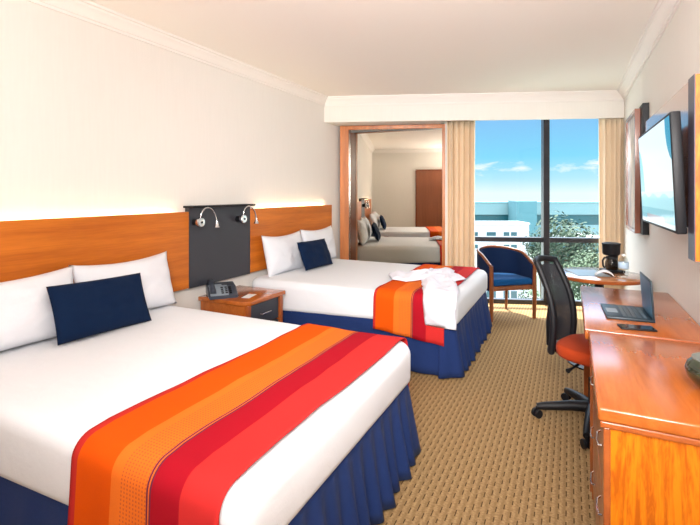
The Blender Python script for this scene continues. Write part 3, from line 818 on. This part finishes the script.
poly = [(-hw + .03, -.01), (hw - .03, -.01)] + [((hw - .045) * math.cos(a_ * PI / 12), dp - hw + (hw - .045) * math.sin(a_ * PI / 12)) for a_ in range(13)]
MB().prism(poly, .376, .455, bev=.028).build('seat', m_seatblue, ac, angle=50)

# ------------------------------------------------------------------ office chair
oc = thing('office_chair', 'black mesh-backed swivel office chair with an orange seat at the desk', 'office chair', (.125, 3.09, 0), math.radians(-24))
# local: +x = forward, y = sideways
hub = MB().lathe([(0, .06), (.045, .06), (.05, .09), (.035, .13), (0, .13)], n=24).build('base_hub', m_black, oc)
for k in range(5):
    a_ = math.radians(192 + 22 + 72 * k); dx, dy = math.cos(a_), math.sin(a_)
    b = MB().tube([(dx * .03, dy * .03, .105), (dx * .12, dy * .12, .10), (dx * .27, dy * .27, .078), (dx * .315, dy * .315, .070)], [.032, .030, .024, .018], 12)
    sp_ = b.build('base_arm', m_black, oc)
    Rm = Matrix.Translation((dx * .315, dy * .315, .028)) @ Matrix.Rotation(a_ + .6, 4, 'Z') @ Matrix.Rotation(PI / 2, 4, 'X')
    b = MB()
    for off in (-.016, .016): b.lathe([(0, off - .008), (.024, off - .008), (.026, off - .006), (.026, off + .006), (.024, off + .008), (0, off + .008)], n=24, M=None)
    b.bm.transform(Rm); b.tube([(dx * .315, dy * .315, .028), (dx * .315, dy * .315, .072)], .008, 8)
    b.build('caster', m_black, sp_)
MB().lathe([(0, .12), (.025, .12), (.025, .28), (.014, .28), (.014, .40), (0, .40)], n=20).build('gas_column', m_black, oc)
MB().box((-.10, -.07, .385), (.09, .07, .415), .008).build('seat_plate', m_black, oc)
MB().tube([(-.03, -.06, .39), (-.04, -.20, .375), (-.045, -.235, .37)], [.007, .007, .014], 8).build('tilt_lever', m_black, oc)
poly = [(.03 + .215 * math.copysign(abs(math.cos(q)) ** .75, math.cos(q)), .225 * math.copysign(abs(math.sin(q)) ** .75, math.sin(q))) for q in (2 * PI * k / 48 for k in range(48))]
MB().prism(poly, .415, .49, bev=.026).build('seat', m_orange, oc, angle=60)
def bk(u, v_, th=0):
    y = (u - .5); z = .42 + .535 * v_
    wid = .28 * (1 - .16 * v_ ** 2)
    x = -.235 - .10 * v_ + .055 * math.sin(PI * v_) - .0 + .14 * (y * y) * 1.3
    return Vector((x - th, y * wid, z))
m_mesh, t, p = new_mat('black mesh')
v = t.coord(); sp = t.new('ShaderNodeSeparateXYZ'); t.l.new(v, sp.inputs[0])
fa = t.math('FRACT', t.math('MULTIPLY', sp.outputs[1], 220)); fb = t.math('FRACT', t.math('MULTIPLY', sp.outputs[2], 220))
al = t.math('MAXIMUM', t.math('LESS_THAN', fa, .84), t.math('LESS_THAN', fb, .84))
p.inputs['Base Color'].default_value = (.012, .012, .016, 1); p.inputs['Roughness'].default_value = .8
t.l.new(al, p.inputs['Alpha'])
b = MB(); b.grid(lambda u, v_: bk(.06 + .88 * u, .05 + .90 * v_), 14, 24); o = b.build('back_mesh', m_mesh, oc, angle=180)
def bedge(k):
    n = 12
    if k < n: return bk(0, k / n)
    if k < n + 8:
        f = (k - n) / 8; q = bk(f, 1.0); q.z += .012 * math.sin(PI * f); return q
    if k < 2 * n + 8: return bk(1, 1 - (k - n - 8) / n)
    f = (k - 2 * n - 8) / 8; q = bk(1 - f, 0); return q
MB().tube([bedge(k) for k in range(40)], .021, 10, closed=True).build('back_frame', m_black, oc)
b = MB(); b.grid(lambda u, v_: bk(.25 + .5 * u, .12 + .22 * v_, .012), 8, 6); o = b.build('lumbar_support', m_black, oc, angle=180); solidify(o, .012)
MB().tube([(-.08, 0, .40), (-.20, 0, .385), (-.265, 0, .42), (-.27, 0, .56), (-.26, 0, .70)], [.02, .022, .022, .02, .014], 10).build('back_bar', m_black, oc)

# ------------------------------------------------------------------ outside
def far(px, d, z=0):
    lat = (px - 350) / F * d; return Vector((-SY * d + CY * lat, CY * d + SY * lat, z))
GZ = -11.0
m_ground, t, p = new_mat('pale paving and grass')
g = t.noise(t.coord(), .09, 4)
t.l.new(t.ramp(g, [(.42, (.05, .09, .05)), (.5, (.22, .24, .22)), (.6, (.35, .36, .35))]), p.inputs['Base Color']); p.inputs['Roughness'].default_value = .95
struct(MB().box((-400, 9, GZ - .5), (400, 600, GZ)).build('ground', m_ground, smooth=False))
m_bwhite = plain('white render', (.42, .44, .46), .9)
m_bwin = plain('dark window glass', (.03, .07, .08), .2)
m_teal = plain('pale teal concrete', (.10, .18, .19), .8)
m_teal2 = plain('mid teal concrete', (.045, .13, .15), .8)
m_tglass = plain('teal glazing', (.003, .045, .055), .3)
def fbox(px0, px1, d, depth, z0, z1, mat, name, parent, off=Vector((0, 0, 0))):
    c = far((px0 + px1) / 2, d); w_ = (px1 - px0) / F * d
    M = Matrix.Translation(c - off) @ Matrix.Rotation(YAW, 4, 'Z')
    return MB().box((-w_ / 2, 0, z0), (w_ / 2, depth, z1), 0, M).build(name, mat, parent, smooth=False)
c = far(480, 45); wb_ = thing('white_building', 'low white building with small dark windows seen through the window', 'building', (c.x, c.y, GZ))
of = Vector((c.x, c.y, GZ))
fbox(395, 529, 45, 3, GZ, -1.75, m_bwhite, 'wall', wb_, of)
fbox(394, 530, 44.9, 3.2, -1.75, -1.60, m_bwhite, 'parapet', wb_, of)
for row in ((-2.50, -2.90), (-3.75, -4.15), (-6.2, -7.2), (-8.4, -9.4)):
    for x0, x1 in ((452, 463), (468, 478), (486.5, 496), (503.5, 509.5), (511, 517)):
        wn = fbox(x0, x1, 44.97, .02, row[1], row[0], m_bwin, 'window', wb_, of)
        fbox(x0 - .5, x1 + .5, 44.9, .08, row[1] - .1, row[1], m_bwhite, 'sill', wn, of)
c = far(560, 110); of = Vector((c.x, c.y, GZ))
tb_ = thing('teal_building', 'long pale teal office building along the horizon', 'building', of)
fbox(400, 680, 110, 15, -3.9, -.95, m_teal, 'upper_wall', tb_, of)
fbox(400, 680, 109.9, 15.2, -.95, -.85, m_teal2, 'parapet', tb_, of)
fbox(400, 680, 110.2, 15, -6.4, -3.9, m_tglass, 'glazing', tb_, of)
fbox(400, 680, 110, 15, GZ, -6.4, m_teal, 'lower_wall', tb_, of)
tw = fbox(517, 537, 104, 5.8, GZ, -.5, m_teal2, 'stair_tower', tb_, of)
c = far(590, 70); of = Vector((c.x, c.y, GZ))
lb = thing('low_building', 'low white flat-roofed building among the trees outside', 'building', of)
fbox(572, 612, 70, 8, GZ, -6.1, m_teal2, 'wall', lb, of)
fbox(571, 613, 69.7, 8.6, -6.1, -5.6, m_bwhite, 'roof', lb, of)

m_bark = plain('tree bark', (.10, .07, .05), .9)
def leaf_mat(name, a_, b_):
    m, t, p = new_mat(name)
    t.l.new(t.ramp(t.noise(t.coord(), 1.6, 3), [(.35, a_), (.65, b_)]), p.inputs['Base Color']); p.inputs['Roughness'].default_value = .8
    return m
m_leaf1 = leaf_mat('green leaves', (.008, .026, .012), (.028, .055, .024))
m_leaf2 = leaf_mat('olive leaves', (.014, .036, .014), (.05, .08, .035))
def tree(px, d, ztop, rad, mat, label, seed, squash=1.15):
    c = far(px, d); r = thing('tree', label, 'tree', (c.x, c.y, GZ)); rnd = random.Random(seed)
    zc = ztop - rad * squash - GZ; b = MB()
    blobs = [(Vector((rnd.uniform(-.6, .6), rnd.uniform(-.5, .5), rnd.uniform(-.7, .62))) * rad, rad * rnd.uniform(.38, .6)) for _ in range(14)]
    blobs.append((Vector((0, 0, 0)), rad * .7))
    for bc, br in blobs:
        for _ in range(int(230 * (br / rad / .5) ** 2)):
            dv = Vector((rnd.gauss(0, 1), rnd.gauss(0, 1), rnd.gauss(0, 1))).normalized()
            q = bc + dv * br * rnd.uniform(.75, 1.08); q.z *= squash; q.z += zc
            s_ = rad * rnd.uniform(.035, .075)
            nn = (dv + Vector((rnd.uniform(-.6, .6), rnd.uniform(-.6, .6), rnd.uniform(-.2, .8)))).normalized(); e1 = nn.orthogonal().normalized(); e2 = nn.cross(e1)
            vs = [b.bm.verts.new(q + e1 * s_), b.bm.verts.new(q + e2 * s_ * .55), b.bm.verts.new(q - e1 * s_), b.bm.verts.new(q - e2 * s_ * .55)]
            b.bm.faces.new(vs)
    b.build('foliage', mat, r, smooth=False)
    b = MB().tube([(0, 0, 0), (.1, 0, zc * .5), (0, .1, zc)], [rad * .10, rad * .07, rad * .04], 8)
    for k in range(4):
        a_ = k * PI / 2 + .4; b.tube([(0, 0, zc * .7), (math.cos(a_) * rad * .5, math.sin(a_) * rad * .5, zc)], [rad * .04, rad * .015], 6)
    b.build('trunk', m_bark, r)
tree(566, 34, -.15, 2.7, m_leaf1, 'large green tree outside, rising just behind the window mullion', 3)
tree(540, 38, -1.9, 1.5, m_leaf1, 'small dark green tree outside between the white building and the mullion', 4)
tree(592, 25, -1.7, 1.5, m_leaf2, 'lighter green tree outside next to the right curtain', 6, 1.1)
tree(545, 30, -4.6, 1.7, m_leaf2, 'low pale green bush-like tree outside, seen beneath the window rail', 9)
tree(512, 33, -6.6, 1.6, m_leaf2, 'low pale green tree outside, seen under the armchair seat', 11)
tree(560, 24, -5.2, 1.3, m_leaf1, 'low green tree outside, seen under the round table', 12)

# every repeated kind shares one group
GROUPS = {'bed': 'beds with striped runners', 'bed_runner': 'striped runners on the beds', 'headboard': 'headboard panels on the left wall',
          'pillow': 'white pillows against the headboards', 'throw_cushion': 'navy cushions on the beds', 'curtain': 'curtains at the window',
          'reading_lamp': 'reading lamps on the charcoal panel', 'tree': 'trees outside the window'}
for o in list(S.objects):
    if o.parent is None and o.name.split('.')[0] in GROUPS: o['group'] = GROUPS[o.name.split('.')[0]]
